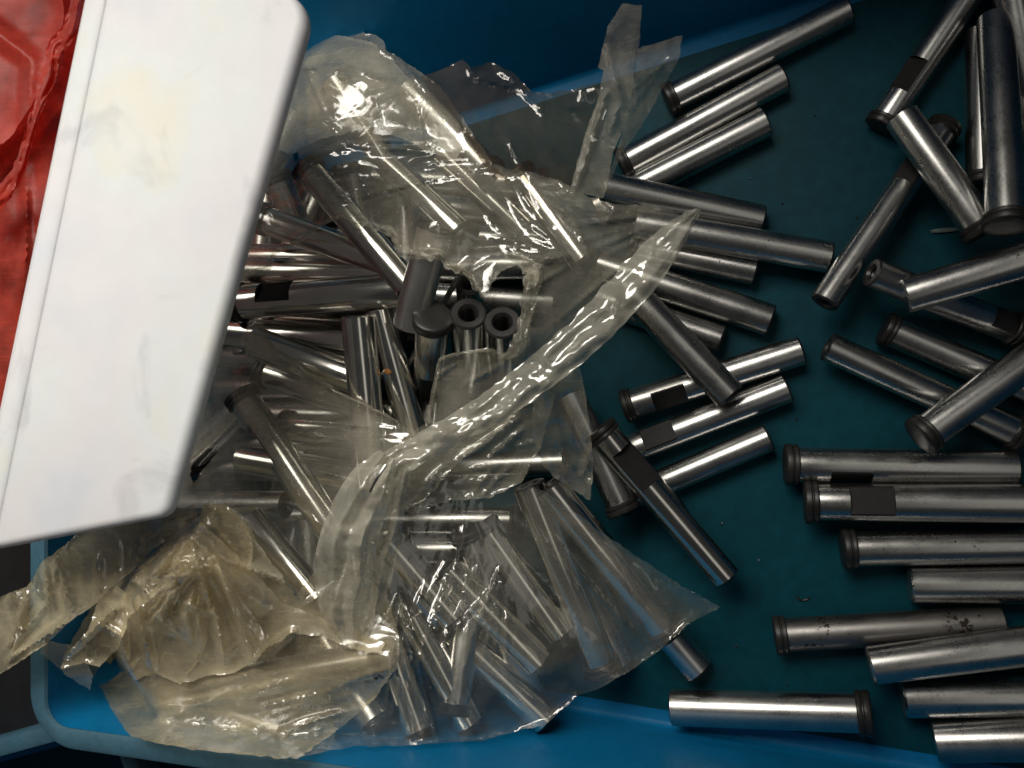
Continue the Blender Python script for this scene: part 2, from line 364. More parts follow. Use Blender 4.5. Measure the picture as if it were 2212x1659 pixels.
def build_pin(p0, p1, r, head, flat, mat, label, group, tapped=True, thin=False, flat_depth=0.70, name='steel_pin'):
    d = (p1 - p0); L = d.length; zax = d / L
    ref = Vector(flat[2]) if flat else Vector((0, 0, 1))
    ref = ref - zax * ref.dot(zax)
    if ref.length < 1e-4: ref = Vector((0, 1, 0)) - zax * zax.y
    xax = ref.normalized(); yax = zax.cross(xax)
    m4 = Matrix((xax, yax, zax)).transposed().to_4x4(); m4.translation = p0
    root = empty(name, m4); tag(root, label, 'pin', group)
    seg = 48
    hl = 0.76 * r if head else 0.0          # length of the black head
    ch = 0.10 * r
    end = L - (0.10 * r if tapped else 0.0)
    zsr = [hl, hl + 0.03 * r] if head else []
    prof = []
    if not head: prof += [(0.0, 0.0), (0.0, r - ch), (ch, r)]
    else: prof += [(hl * 0.6, r * 0.96), (hl, r)]
    nseg = 6
    if flat:
        f0 = flat[0] * L; f1 = f0 + flat[1] * r
        prof += [(f0, r)]; k0 = len(prof); prof += [(f0, r), (f1, r)]; k1 = len(prof); prof += [(f1, r)]
    prof += [(end - 0.02 * r, r)] if tapped else [(L - ch, r), (L, r - ch), (L, 0.0)]
    v, f = lathe(prof, seg)
    if flat:
        for i in (k0, k0 + 1):
            for k in range(seg):
                x, y, z = v[i * seg + k]
                if x > flat_depth * r:
                    v[i * seg + k] = (flat_depth * r, y, z)
        # the sunk faces become the blackened flat
        ff = []; keep = []
        for q in f:
            ctr_i = q[0] // seg
            if ctr_i in (k0 - 1, k0, k0 + 1):
                # sunk when any vertex was pulled in
                if any(abs(v[j][0] - flat_depth * r) < 1e-9 and math.hypot(v[j][0], v[j][1]) < r - 1e-6 for j in q): ff.append(q); continue
            keep.append(q)
        f = keep
        used = sorted({j for q in ff for j in q}); mp = {j: i for i, j in enumerate(used)}
        mesh_obj('flat', [v[j] for j in used], [tuple(mp[j] for j in q) for q in ff], M_FLAT, root, smooth=False)
    mesh_obj('shank', v, f, mat, root, sharp=30)
    if head:
        R = 1.19 * r
        hp = [(0.0, 0.0), (0.0, 0.55 * r), (0.01 * r, R * 0.88), (0.06 * r, R * 0.97), (0.12 * r, R), (0.36 * r, R), (0.40 * r, R * 0.965),
              (0.42 * r, R * 0.93), (0.47 * r, R * 0.93), (0.49 * r, R * 0.965), (0.53 * r, R * 0.985), (hl - 0.06 * r, R * 0.985), (hl, R * 0.93), (hl, r * 0.98)]
        v, f = lathe(hp, seg); mesh_obj('head', v, f, M_BLACK, root, sharp=35)
    if tapped:
        hr = 0.52 * r
        tp = [(end - 0.02 * r, r), (end + 0.03 * r, r * 0.985), (L, r * 0.90), (L, hr * 1.12), (L - 0.08 * r, hr)]
        z = L - 0.08 * r
        for k in range(7):
            z -= 0.13 * r; tp.append((z, hr * 0.84)); z -= 0.13 * r; tp.append((z, hr))
        tp += [(z - 0.2 * r, hr * 0.8), (z - 0.5 * r, 0.0)]
        v, f = lathe(tp, 32 if not flat else 32); mesh_obj('tapped_end', v, f, M_THREAD, root, sharp=25)
    return root

UP = (0, 0, 1)
def pin(a, b, w, head=True, flat=None, mat=None, label='', group=None, zg=0.008, za=None, zb=None, tapped=True, fix=None, zmin=0.0, fd=0.70):
    """a (headed end when head) and b (tapped end) measured on the photograph, w its width there"""
    mat = mat or M_STEEL
    mid = unproj((a[0] + b[0]) / 2, (a[1] + b[1]) / 2, zg)
    r = w / 2 * depth(mid) / FPX
    if fix:
        p0 = unproj(a[0], a[1], fix[0]); p1 = unproj(b[0], b[1], fix[1])
    else:
        lift = r * (1.24 if head else 1.0)
        p0, p1 = settle(lambda z: px2(a, z), lambda z: px2(b, z), r * 1.02, max(lift, zmin), max(r, zmin))
    PINS.append((tuple(p0), tuple(p1), r))
    return build_pin(p0, p1, r, head, flat, mat, label, group, tapped, flat_depth=fd)

GA = 'steel pins heaped in the torn bag'; GB = 'steel pins wrapped in the lower bag'; GR = 'loose steel pins on the bin floor'
# --- standing pins inside the torn bag come first, everything else leans round them
pin((935, 682), (917, 935), 69, True, (0.40, 2.6, (0.55, -0.5, 0.6)), M_BRIGHT, 'steel pin standing upright in the torn bag, its black head disc on top', GA, zg=0.05, fix=(0.070, 0.014))
pin((1014, 860), (1012, 676), 77, False, None, M_BRIGHT, 'upright steel pin showing its threaded hole, beside the black head disc', GA, zg=0.06, fix=(0.010, 0.069))
pin((1092, 868), (1085, 695), 78, False, None, M_BRIGHT, 'upright steel pin with threaded hole half covered by the torn film edge', GA, zg=0.06, fix=(0.008, 0.068))
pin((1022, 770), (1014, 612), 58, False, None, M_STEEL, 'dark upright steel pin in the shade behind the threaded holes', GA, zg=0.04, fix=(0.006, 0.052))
UPR = list(PINS); PINS.clear()      # nothing is stacked on the standing pins
def seg_far(p0, p1, rr):
    for q0, q1, r in UPR:
        for t in np.linspace(0, 1, 15):
            p = Vector(p0).lerp(Vector(p1), t)
            for u in np.linspace(0, 1, 12):
                if (p - Vector(q0).lerp(Vector(q1), u)).length < rr + r: return False
    return True
def filler(a, b, label, group, zmin=0.0):
    r = 0.0058
    p0, p1 = settle(lambda z: a, lambda z: b, r * 1.02, max(r * 1.2, zmin), max(r, zmin))
    if not seg_far(p0, p1, r): return
    PINS.append((tuple(p0), tuple(p1), r))
    build_pin(p0, p1, r, True, None, M_STEEL, label, group)
def fillers(x0, x1, y0, y1, label, group, layers=2):
    LEN = 355.0
    for k in range(40):
        y = y0 + k * 62
        if y > y1: break
        for c in range(int((x1 - x0) // LEN)):
            xa = x0 + c * (LEN + 12) + random.uniform(-8, 8); dy = random.uniform(-10, 10)
            a = px2((xa, y + dy), 0.006); b = px2((xa + LEN, y - dy), 0.006)
            if random.random() < 0.5: a, b = b, a
            filler(a, b, label, group)
    for k in range(40 if layers > 1 else 0):
        x = x0 + 40 + k * 66
        if x > x1 - 30: break
        for c in range(max(1, int((y1 - y0) // LEN))):
            ya = y0 + c * (LEN + 10) + random.uniform(-12, 12); dx = random.uniform(-60, 60)
            a = px2((x + dx, ya), 0.018); b = px2((x - dx, ya + LEN), 0.018)
            if random.random() < 0.5: a, b = b, a
            filler(a, b, label, group)
fillers(470, 1190, 400, 1000, 'steel pin buried low in the heap under the torn bag', GA)
fillers(400, 1130, 1120, 1440, 'steel pin buried low in the heap under the lower bag', GB)
fillers(860, 1235, 1005, 1010, 'steel pin in the dark hollow below the folded bag mouth', GA, 1)
fillers(330, 700, 1010, 1075, 'steel pin in the gap under the white lid corner', GA, 1)

# --- loose pins, upper field
pin((1438, 218), (1832, 20), 62, True, None, None, 'loose pin lying along the top wall, outermost of three parallel pins', GR)
pin((1338, 357), (1694, 167), 62, True, None, None, 'loose pin with dark hole end, middle of three parallel pins', GR)
pin((1285, 450), (1656, 262), 66, False, None, None, 'loose pin with brightest streak of the three parallel pins', GR, tapped=False)
pin((1300, 402), (1646, 474), 62, False, None, None, 'loose pin mostly under the pointed bag tip, behind a fatter one', GR)
pin((1360, 528), (1634, 586), 60, True, None, None, 'loose pin tucked below the one at the pointed bag tip', GR)
pin((1372, 482), (1794, 556), 66, False, None, None, 'loose pin fanning out from the pointed bag tip toward bare floor', GR)
pin((1290, 643), (1560, 735), 62, False, None, None, 'loose pin in shade under the crossing slanted pin', GR)
pin((1290, 571), (1666, 692), 68, False, None, None, 'loose pin with threaded end showing, lowest of the fan by the bag', GR)
pin((1346, 879), (1732, 756), 64, True, (0.17, 2.3, (-0.1, -0.62, 0.78)), None, 'loose pin with black flat crossed by a slanted pin', GR)
pin((1310, 990), (1702, 838), 62, True, (0.22, 2.3, (-0.1, 0.35, 0.9)), None, 'loose pin smeared with black specks near its threaded end', GR)
pin((1330, 1085), (1662, 944), 60, True, None, None, 'loose pin nearest the bare floor under the blue glinting pin', GR)
pin((1340, 606), (1578, 856), 66, False, None, None, 'slanted loose pin resting across the pin with the black flat', GR)
pin((1350, 1108), (1230, 850), 62, True, None, None, 'loose pin pointing under the hanging film, black head outward', GR)
pin((1292, 924), (1570, 1246), 64, True, (0.155, 2.9, (0.55, 0.2, 0.8)), M_BRIGHT, 'bright pin with blue glint and broad dark flat atop the others', GR, fd=0.55, fix=(0.028, 0.018))
# --- heap seen through the tear, bottom to top
Z = 0.036
pin((470, 690), (880, 720), 62, True, None, M_BRIGHT, 'shaded steel pin lying just below the pin with the black flat', GA, zg=0.04, fix=(0.041, 0.040))
pin((440, 712), (800, 742), 64, True, None, M_BRIGHT, 'bright steel pin running level under the edge of the torn tongue of film', GA, zg=0.04, fix=(0.052, 0.049))
pin((470, 556), (800, 558), 60, True, None, M_BRIGHT, 'bright steel pin topmost of the level row in the tear', GA, zg=0.04, fix=(0.040, 0.038))
pin((480, 586), (840, 596), 66, True, None, M_BRIGHT, 'bright steel pin between the topmost level pin and the one with a black flat', GA, zg=0.04, fix=(0.049, 0.047))
pin((560, 470), (845, 572), 60, True, None, M_BRIGHT, 'steel pin slanting under the upper lip of the tear', GA, zg=0.045, fix=(0.056, 0.050))
pin((610, 925), (900, 945), 70, True, None, M_BRIGHT, 'bright steel pin glowing through film below the tear', GA, zg=0.045, fix=(0.042, 0.040))
pin((520, 990), (800, 1040), 68, False, None, M_BRIGHT, 'steel pin under film beside the long gleaming slanted pin', GA, zg=0.04, fix=(0.036, 0.036))
pin((560, 800), (860, 900), 66, True, None, M_BRIGHT, 'steel pin half under the ragged lower lip of the tear', GA, zg=0.045, fix=(0.045, 0.043))
pin((545, 738), (820, 836), 68, False, None, M_BRIGHT, 'steel pin whose end pokes through a rag of film', GA, zg=0.05, fix=(0.064, 0.055), tapped=False)
pin((500, 655), (880, 627), 74, True, (0.19, 2.1, (0.05, 0.66, 0.75)), M_BRIGHT, 'gleaming steel pin with a black rectangular flat lying level in the tear', GA, zg=0.05, fix=(0.060, 0.056))
pin((898, 960), (818, 668), 62, False, None, M_BRIGHT, 'steel pin with an orange rust spot leaning in the tear', GA, zg=0.05, fix=(0.046, 0.056), tapped=False)
pin((808, 1050), (772, 682), 71, False, None, M_BRIGHT, 'plain polished steel pin standing out below the tear, square end up', GA, zg=0.055, fix=(0.055, 0.064), tapped=False)
pin((659, 358), (885, 622), 62, True, None, M_BRIGHT, 'long steel pin with its head under the wrinkled film by the white lid', GA, zg=0.055, fix=(0.066, 0.060))
pin((884, 708), (940, 492), 76, False, None, M_SATIN, 'steel pin whose round end presses up through the film', GA, zg=0.07, fix=(0.064, 0.074), tapped=True)
# upper part of the torn bag
pin((835, 352), (722, 172), 60, False, None, M_BRIGHT, 'short looking bright steel pin under wrinkles at the top of the torn bag', GA, zg=0.055, fix=(0.050, 0.058), tapped=False)
pin((1010, 520), (835, 350), 62, True, None, M_BRIGHT, 'steel pin glinting through film behind the upper lip of the tear', GA, zg=0.05, fix=(0.056, 0.052))
pin((1130, 500), (955, 330), 60, False, None, M_BRIGHT, 'steel pin whose cut end shows at the edge of the upper film layer', GA, zg=0.05, fix=(0.044, 0.050), tapped=False)
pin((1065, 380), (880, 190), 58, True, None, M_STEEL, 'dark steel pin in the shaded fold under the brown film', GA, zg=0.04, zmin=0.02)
pin((1118, 370), (1262, 566), 66, True, None, M_BRIGHT, 'steel pin bulging the film where the bag tip begins', GA, zg=0.055, zmin=0.04)
pin((560, 400), (640, 250), 60, True, None, M_STEEL, 'steel pin under film hard against the white lid', GA, zg=0.04, zmin=0.02)
# lower part of the torn bag
pin((518, 850), (728, 1160), 68, True, (0.21, 3.0, (-0.75, -0.35, 0.45)), M_BRIGHT, 'long slanted pin with black flat gleaming brightest under the film', GA, zg=0.06, fix=(0.058, 0.058))
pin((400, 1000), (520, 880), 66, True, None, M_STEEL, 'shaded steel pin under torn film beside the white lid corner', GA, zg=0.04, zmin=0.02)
# --- lower bag
Zb = 0.030
pin((540, 1118), (690, 1300), 62, False, None, M_BRIGHT, 'pale steel pin seen through milky film above the yellow fold', GB, zg=0.05, fix=(0.046, 0.050))
pin((640, 1590), (380, 1500), 66, True, None, M_STEEL, 'dim steel pin against the wall at the bottom of the lower bag', GB, zg=0.05, fix=(0.064, 0.056))
pin((700, 1380), (812, 1560), 64, False, None, M_STEEL, 'steel pin with a small glint in the lower bag by the blue wall', GB, zg=0.05, fix=(0.048, 0.058))
pin((830, 1360), (907, 1582), 68, False, None, M_BRIGHT, 'steel pin with one sharp white streak near the foot of the lower bag', GB, zg=0.05, fix=(0.046, 0.054))
pin((890, 1330), (1016, 1566), 66, False, None, M_BRIGHT, 'steel pin with a soft streak next to the sharp white one', GB, zg=0.05, fix=(0.044, 0.044))
pin((840, 1420), (360, 1500), 72, True, None, M_STEEL, 'fat looking steel pin lying across under the yellow film', GB, zg=0.06, fix=(0.068, 0.070))
pin((960, 1350), (1182, 1556), 70, True, None, M_BRIGHT, 'steel pin under bluish film lowest of the parallel three', GB, zg=0.04, fix=(0.036, 0.030))
pin((950, 1212), (1166, 1432), 70, True, None, M_BRIGHT, 'steel pin with a long bluish streak, middle of the parallel three', GB, zg=0.045, fix=(0.046, 0.036))
pin((1040, 1130), (1212, 1370), 66, True, None, M_BRIGHT, 'steel pin under bluish film uppermost of the parallel three', GB, zg=0.04, fix=(0.034, 0.026))
pin((838, 1168), (985, 1335), 70, False, None, M_BRIGHT, 'steel pin bulging the film below the twisted tail', GB, zg=0.05, fix=(0.054, 0.046))
pin((1180, 1120), (1342, 1432), 60, False, None, M_STEEL, 'dim steel pin between the two long streaked pins', GB, zg=0.012, fix=(0.018, 0.010))
pin((1306, 1452), (1142, 1046), 70, True, None, M_BRIGHT, 'long streaked pin under clear film beside the twisted folds', GB, zg=0.02, fix=(0.022, 0.034))
pin((1340, 1250), (1512, 1450), 68, False, None, M_STEEL, 'steel pin poking out from under the pointed corner of the bag', GR, zg=0.008)
pin((1446, 1372), (1186, 1046), 68, True, None, M_BRIGHT, 'long streaked pin under clear film ending at the pointed corner', GB, zg=0.02, fix=(0.020, 0.036))

# --- loose pins, lower row
pin((1694, 1003), (2194, 1012), 77, True, (0.20, 2.2, (0, -0.93, 0.37)), None, 'loose pin topmost of the level row, flat facing the next pin', GR)
pin((1736, 1084), (2280, 1088), 80, True, (0.19, 2.2, (0, 0.25, 0.95)), None, 'loose pin with black flat on top, second of the level row', GR)
pin((1818, 1186), (2340, 1176), 77, True, None, None, 'loose pin with plain shank, third of the level row', GR)
pin((2480, 1262), (1964, 1262), 82, True, None, None, 'loose pin with worn bare end, fourth of the level row', GR, tapped=False)
pin((1672, 1373), (2166, 1345), 72, True, None, M_DULL, 'dull dark grey pin with scraped shank and brown head', GR, tapped=False)
pin((2400, 1372), (1878, 1438), 80, True, None, None, 'loose pin slanting below the dull dark pin', GR, tapped=False)
pin((2480, 1500), (1948, 1507), 86, True, None, None, 'loose pin with broad blue reflection next to the slanting one', GR, tapped=False)
pin((2540, 1590), (2018, 1602), 88, True, None, None, 'loose pin in the corner lowest of the level row', GR, tapped=False)
pin((1884, 1541), (1450, 1528), 77, True, None, None, 'lone pin lying along the foot of the blue wall', GR, tapped=False)

# --- loose pins, far heap
pin((2044, 268), (1779, 655), 60, True, (0.20, 2.4, (-0.4, 0.1, 0.9)), None, 'loose pin with black flat passing under the short bright pin', GR)
pin((2124, 400), (2124, 62), 70, True, None, None, 'pale pin half behind the tall pin with big black head', GR, tapped=False)
pin((1900, 276), (2132, -70), 62, True, (0.21, 2.4, (-0.6, 0.2, 0.75)), None, 'loose pin with black flat running out past the top wall', GR)
pin((2250, 330), (2176, -60), 70, True, None, None, 'loose pin at the bin edge behind the tall pin', GR)
pin((2200, 715), (1882, 588), 62, True, (0.05, 2.0, (0.2, 0.3, 0.9)), None, 'loose pin with a black block end under the raised pin', GR)
pin((2210, 940), (1786, 748), 64, True, None, None, 'loose pin crossed by the pin with wide black head', GR)
pin((1908, 708), (2330, 888), 66, True, None, None, 'loose pin with brown black head beside the crossed pin', GR)
pin((2420, 500), (1954, 640), 74, True, None, None, 'raised loose pin resting on the pin with black block end', GR, tapped=False, fix=(0.034, 0.027))
pin((1984, 946), (2380, 670), 76, True, None, None, 'loose pin with wide black head lying across two others', GR, zg=0.02)
pin((2128, 505), (1946, 250), 70, True, None, M_STEEL, 'short bright pin with blue glint leaning on a black flat', GR, zg=0.02, tapped=False, fix=(0.028, 0.022))
pin((2175, 492), (2150, 40), 76, True, None, None, 'tall pin with big black head turned up', GR, zg=0.03, fix=(0.042, 0.014))
# ------------------------------------------------------------------ plastic film
GX0, GY1 = -0.30, 0.22; CELL = 0.0012
GNX, GNY = 470, 370
def obstacle(extra=()):
    xs = GX0 + np.arange(GNX) * CELL; ys = GY1 - np.arange(GNY) * CELL
    X, Y = np.meshgrid(xs, ys)
    Zf = np.zeros_like(X)
    for p0, p1, r in UPR + PINS + list(extra):
        r2 = r * 1.06
        x0 = min(p0[0], p1[0]) - r2; x1 = max(p0[0], p1[0]) + r2; y0 = min(p0[1], p1[1]) - r2; y1 = max(p0[1], p1[1]) + r2
        i0 = max(0, int((x0 - GX0) / CELL)); i1 = min(GNX, int((x1 - GX0) / CELL) + 2)
        j0 = max(0, int((GY1 - y1) / CELL)); j1 = min(GNY, int((GY1 - y0) / CELL) + 2)
        if i0 >= i1 or j0 >= j1: continue
        sx, sy = X[j0:j1, i0:i1], Y[j0:j1, i0:i1]
        dx, dy = p1[0] - p0[0], p1[1] - p0[1]; dd = max(dx * dx + dy * dy, 1e-9)
        t = np.clip(((sx - p0[0]) * dx + (sy - p0[1]) * dy) / dd, 0, 1)
        d2 = (sx - p0[0] - t * dx) ** 2 + (sy - p0[1] - t * dy) ** 2
        top = p0[2] + t * (p1[2] - p0[2]) + np.sqrt(np.maximum(r2 * r2 - d2, 0))
        Zf[j0:j1, i0:i1] = np.where(d2 < r2 * r2, np.maximum(Zf[j0:j1, i0:i1], top), Zf[j0:j1, i0:i1])
    return Zf
def drape(obs, sag=3.0e-6, iters=420):
    """stretched sheet over the obstacles, sagging a little between them"""
    u = obs.copy()
    for k in range(26):        # start from a generous cover
        p = np.pad(u, 1, mode='edge')
        u = np.maximum.reduce([u, p[:-2, 1:-1] - 0.0006, p[2:, 1:-1] - 0.0006, p[1:-1, :-2] - 0.0006, p[1:-1, 2:] - 0.0006])
    for k in range(iters):
        p = np.pad(u, 1, mode='edge')
        u = np.maximum(obs, 0.25 * (p[:-2, 1:-1] + p[2:, 1:-1] + p[1:-1, :-2] + p[1:-1, 2:]) - sag)
    for k in range(3):        # thin film rounds over small edges
        p = np.pad(u, 1, mode='edge')
        u = 0.4 * u + 0.15 * (p[:-2, 1:-1] + p[2:, 1:-1] + p[1:-1, :-2] + p[1:-1, 2:])
    return u
def sample(field, x, y):
    fx = np.clip((x - GX0) / CELL, 0, GNX - 1.001); fy = np.clip((GY1 - y) / CELL, 0, GNY - 1.001)
    i = fx.astype(int); j = fy.astype(int); a = fx - i; b = fy - j
    return (field[j, i] * (1 - a) * (1 - b) + field[j, i + 1] * a * (1 - b) + field[j + 1, i] * (1 - a) * b + field[j + 1, i + 1] * a * b)
def surf_z(field, px, py):
    z = np.full(len(px), 0.04)
    for k in range(7):
        x, y = unproj_np(px, py, z); z = 0.5 * z + 0.5 * sample(field, x, y)
    return z
def resample(poly, step, jit, closed=True):
    out = []; n = len(poly)
    for i in range(n if closed else n - 1):
        a = np.array(poly[i], float); b = np.array(poly[(i + 1) % n], float); L = np.hypot(*(b - a)); m = max(1, int(L / step))
        for k in range(m):
            p = a + (b - a) * k / m
            if jit:
                q = Vector((p[0] * 0.05, p[1] * 0.05, 3.3)); q2 = Vector((p[0] * 0.16, p[1] * 0.16, 9.1))
                v = noise.noise_vector(q) * jit * 1.4 + noise.noise_vector(q2) * jit
                p = p + np.array([v.x, v.y])
            out.append(p)
    return out
def inside(poly, x, y):
    c = np.zeros(len(x), bool); n = len(poly)
    for i in range(n):
        x0, y0 = poly[i]; x1, y1 = poly[(i + 1) % n]
        if y0 == y1: continue
        cond = ((y0 > y) != (y1 > y)) & (x < (x1 - x0) * (y - y0) / (y1 - y0) + x0)
        c ^= cond
    return c
def film(name, outline, mat, parent, zf, holes=(), step=7.0, jit=2.5, wrinkle=0.0008, wfreq=55.0, creases=(), curl=0.003, seed=0.0, aniso=None):
    """a sheet cut to an outline; zf(px, py) gives its height, creases are sharp pleats (x0, y0, x1, y1, height, half width)"""
    loops = [resample(outline, step, jit)] + [resample(h, step * 0.6, jit) for h in holes]
    pts = []; edges = []
    for lp in loops:
        b = len(pts); pts += [tuple(p) for p in lp]; m = len(lp)
        edges += [(b + k, b + (k + 1) % m) for k in range(m)]
    B = np.array(pts)
    lo = B.min(0); hi = B.max(0)
    gx, gy = np.meshgrid(np.arange(lo[0], hi[0], step), np.arange(lo[1], hi[1], step))
    gx = (gx + (np.arange(gx.shape[0]) % 2)[:, None] * step * 0.5).ravel(); gy = gy.ravel()
    gx = gx + rng.uniform(-0.2, 0.2, gx.shape) * step; gy = gy + rng.uniform(-0.2, 0.2, gy.shape) * step
    ok = inside(loops[0], gx, gy)
    for lp in loops[1:]: ok &= ~inside(lp, gx, gy)
    gx, gy = gx[ok], gy[ok]
    dmin = np.full(len(gx), 1e9)
    for k in range(0, len(B), 200):
        dmin = np.minimum(dmin, np.sqrt(((gx[:, None] - B[k:k + 200, 0]) ** 2 + (gy[:, None] - B[k:k + 200, 1]) ** 2).min(1)))
    keep = dmin > step * 0.45
    gx, gy, dmin = gx[keep], gy[keep], dmin[keep]
    allp = np.vstack([B, np.stack([gx, gy], 1)])
    dist = np.concatenate([np.zeros(len(B)), dmin])
    res = delaunay_2d_cdt([Vector(p) for p in allp], edges, [], 0, 1e-4)
    vo, fo = res[0], res[2]
    P = np.array([(v.x, v.y) for v in vo])
    tri = np.array([f for f in fo if len(f) == 3])
    cen = P[tri].mean(1)
    ok = inside(loops[0], cen[:, 0], cen[:, 1])
    for lp in loops[1:]: ok &= ~inside(lp, cen[:, 0], cen[:, 1])
    tri = tri[ok]
    dv = np.zeros(len(P))
    for i, orig in enumerate(res[3]): dv[i] = dist[orig[0]] if len(orig) else 0.0
    px, py = P[:, 0], P[:, 1]
    z = zf(px, py)
    for x0, y0, x1, y1, h, hw in creases:
        dx, dy = x1 - x0, y1 - y0; dd = dx * dx + dy * dy
        t = np.clip(((px - x0) * dx + (py - y0) * dy) / dd, 0, 1)
        d = np.hypot(px - x0 - t * dx, py - y0 - t * dy)
        fade = np.sin(np.pi * np.clip(t * 0.92 + 0.04, 0, 1)) ** 0.6
        z = z + h * fade * np.maximum(0, 1 - d / hw) ** 1.4
    xw, yw = unproj_np(px, py, z)
    w = np.empty(len(P))
    for i in range(len(P)):
        if aniso:
            ca, sa, k = math.cos(aniso[0]), math.sin(aniso[0]), aniso[1]
            u = xw[i] * ca + yw[i] * sa; v = -xw[i] * sa + yw[i] * ca
            q = Vector((u * wfreq / k, v * wfreq * k, seed))
        else: q = Vector((xw[i] * wfreq, yw[i] * wfreq, seed))
        n1 = 1 - 2.2 * abs(noise.noise(q)); n2 = 1 - 2.2 * abs(noise.noise(q * 2.3 + Vector((5, 3, 1))))
        w[i] = n1 * 0.65 + n2 * 0.35
    z = z + wrinkle * (w + 0.6)
    if curl:
        cn = np.array([noise.noise(Vector((x * 0.02, y * 0.02, seed + 7))) for x, y in P])
        z = z + curl * (0.5 + cn) * np.exp(-dv / 9.0)
    xw, yw = unproj_np(px, py, z)
    V = np.stack([xw, yw, z], 1)
    inv = parent.matrix_world.inverted() if parent else Matrix()
    V = V @ np.array(inv.to_3x3()).T + np.array(inv.translation)
    used = np.unique(tri); mp = -np.ones(len(P), int); mp[used] = np.arange(len(used))
    return mesh_obj(name, V[used].tolist(), mp[tri].tolist(), mat, parent, sharp=70)
def catmull(pts, m):
    out = []; P = [np.array(p, float) for p in pts]; n = len(P)
    for i in range(n - 1):
        p0, p1, p2, p3 = P[max(0, i - 1)], P[i], P[i + 1], P[min(n - 1, i + 2)]
        for k in range(m):
            t = k / m
            out.append(0.5 * ((2 * p1) + (-p0 + p2) * t + (2 * p0 - 5 * p1 + 4 * p2 - p3) * t * t + (-p0 + 3 * p1 - 3 * p2 + p3) * t ** 3))
    out.append(P[-1]); return np.array(out)
def ribbon(name, path, mat, parent, nx=16, m=14, fold=0.004, seed=0.0, rough=0.0012, edge=2.0, pl=0.45):
    """folded strip of film: path points (x, y, width, height)"""
    A = catmull(path, m); T = np.gradient(A[:, :2], axis=0); T /= np.maximum(np.hypot(T[:, 0], T[:, 1]), 1e-6)[:, None]
    Nn = np.stack([-T[:, 1], T[:, 0]], 1)
    px, py, zz = [], [], []
    for i in range(len(A)):
        for k in range(nx):
            s = k / (nx - 1) * 2 - 1
            e = noise.noise(Vector((i * 0.23, s * 3, seed))) * edge * (abs(s) > 0.9)
            x = A[i, 0] + Nn[i, 0] * (A[i, 2] / 2 * s + e); y = A[i, 1] + Nn[i, 1] * (A[i, 2] / 2 * s + e)
            pleat = 1 - abs(((s * 1.1 + 0.5 * noise.noise(Vector((i * 0.035, 0, seed)))) % 1.0) * 2 - 1)
            zc = A[i, 3] + fold * (0.55 * (1 - s * s) + pl * pleat) + rough * (noise.noise(Vector((i * 0.09, s * 1.3, seed + 4))) + 0.35 * noise.noise(Vector((i * 0.30, s * 2.0, seed + 8))))
            px.append(x); py.append(y); zz.append(zc)
    px, py, zz = map(np.array, (px, py, zz)); xw, yw = unproj_np(px, py, zz)
    inv = parent.matrix_world.inverted()
    V = [tuple(inv @ Vector(v)) for v in zip(xw, yw, zz)]
    F = [(i * nx + k, i * nx + k + 1, (i + 1) * nx + k + 1, (i + 1) * nx + k) for i in range(len(A) - 1) for k in range(nx - 1)]
    return mesh_obj(name, V, F, mat, parent, sharp=70)
def pole(x, y, z, r=0.002):     # a bulge that holds the sheet up, used only for shaping it
    p = unproj(x, y, z); return (tuple(p), tuple(p + Vector((1e-5, 0, 0))), r)
def ridge(x0, y0, z0, x1, y1, z1, r=0.0012):
    return (tuple(unproj(x0, y0, z0)), tuple(unproj(x1, y1, z1)), r)
def fan(cx, cy, r0, r1, a0, a1, n, h, hw):
    out = []
    for k in range(n):
        a = math.radians(a0 + (a1 - a0) * (k + random.uniform(-0.3, 0.3)) / max(1, n - 1))
        q0 = r0 * random.uniform(0.7, 1.4); q1 = r1 * random.uniform(0.55, 1.1)
        out.append((cx + q0 * math.cos(a), cy + q0 * math.sin(a), cx + q1 * math.cos(a), cy + q1 * math.sin(a), h * random.uniform(0.5, 1.3), hw * random.uniform(0.7, 1.4)))
    return out
def scatter(x0, y0, x1, y1, n, ang, spread, length, h, hw):
    out = []
    for k in range(n):
        x = random.uniform(x0, x1); y = random.uniform(y0, y1); a = math.radians(ang + random.uniform(-spread, spread)); L = length * random.uniform(0.4, 1.2) / 2
        out.append((x - L * math.cos(a), y - L * math.sin(a), x + L * math.cos(a), y + L * math.sin(a), h * random.uniform(0.3, 1.2), hw * random.uniform(0.6, 1.5)))
    return out

# ---- the torn bag
bagA = empty('torn_bag', Matrix.Translation(unproj(850, 700, 0.03)))
tag(bagA, 'clear plastic bag torn open in the middle, full of gleaming steel pins', 'bag')
fieldA = drape(obstacle([ridge(640, 120, 0.055, 830, 105, 0.050), ridge(900, 190, 0.05, 1050, 350, 0.045), ridge(1140, 380, 0.060, 1250, 560, 0.062),
                         ridge(1150, 600, 0.074, 1118, 755, 0.074), ridge(1250, 470, 0.056, 1500, 452, 0.040), ridge(480, 1080, 0.05, 740, 1012, 0.066), ridge(850, 990, 0.07, 740, 1150, 0.07)]))
zA = lambda x, y: surf_z(fieldA, x, y) + 0.0018
outA = [(520, 60), (640, 45), (680, 30), (720, 38), (760, 62), (800, 74), (828, 86), (832, 104), (870, 130), (915, 160), (950, 186), (985, 235), (1020, 285), (1050, 332), (1064, 354),
        (1105, 366), (1150, 372), (1200, 386), (1260, 420), (1320, 440), (1400, 446), (1450, 452), (1480, 470), (1420, 545), (1340, 650), (1310, 720), (1250, 770), (1180, 830), (1130, 880), (1060, 950), (990, 1000), (940, 1060),
        (900, 1092), (862, 1104), (800, 1130), (730, 1165), (640, 1090), (560, 1082), (470, 1098), (380, 1095), (300, 1060), (340, 700)]
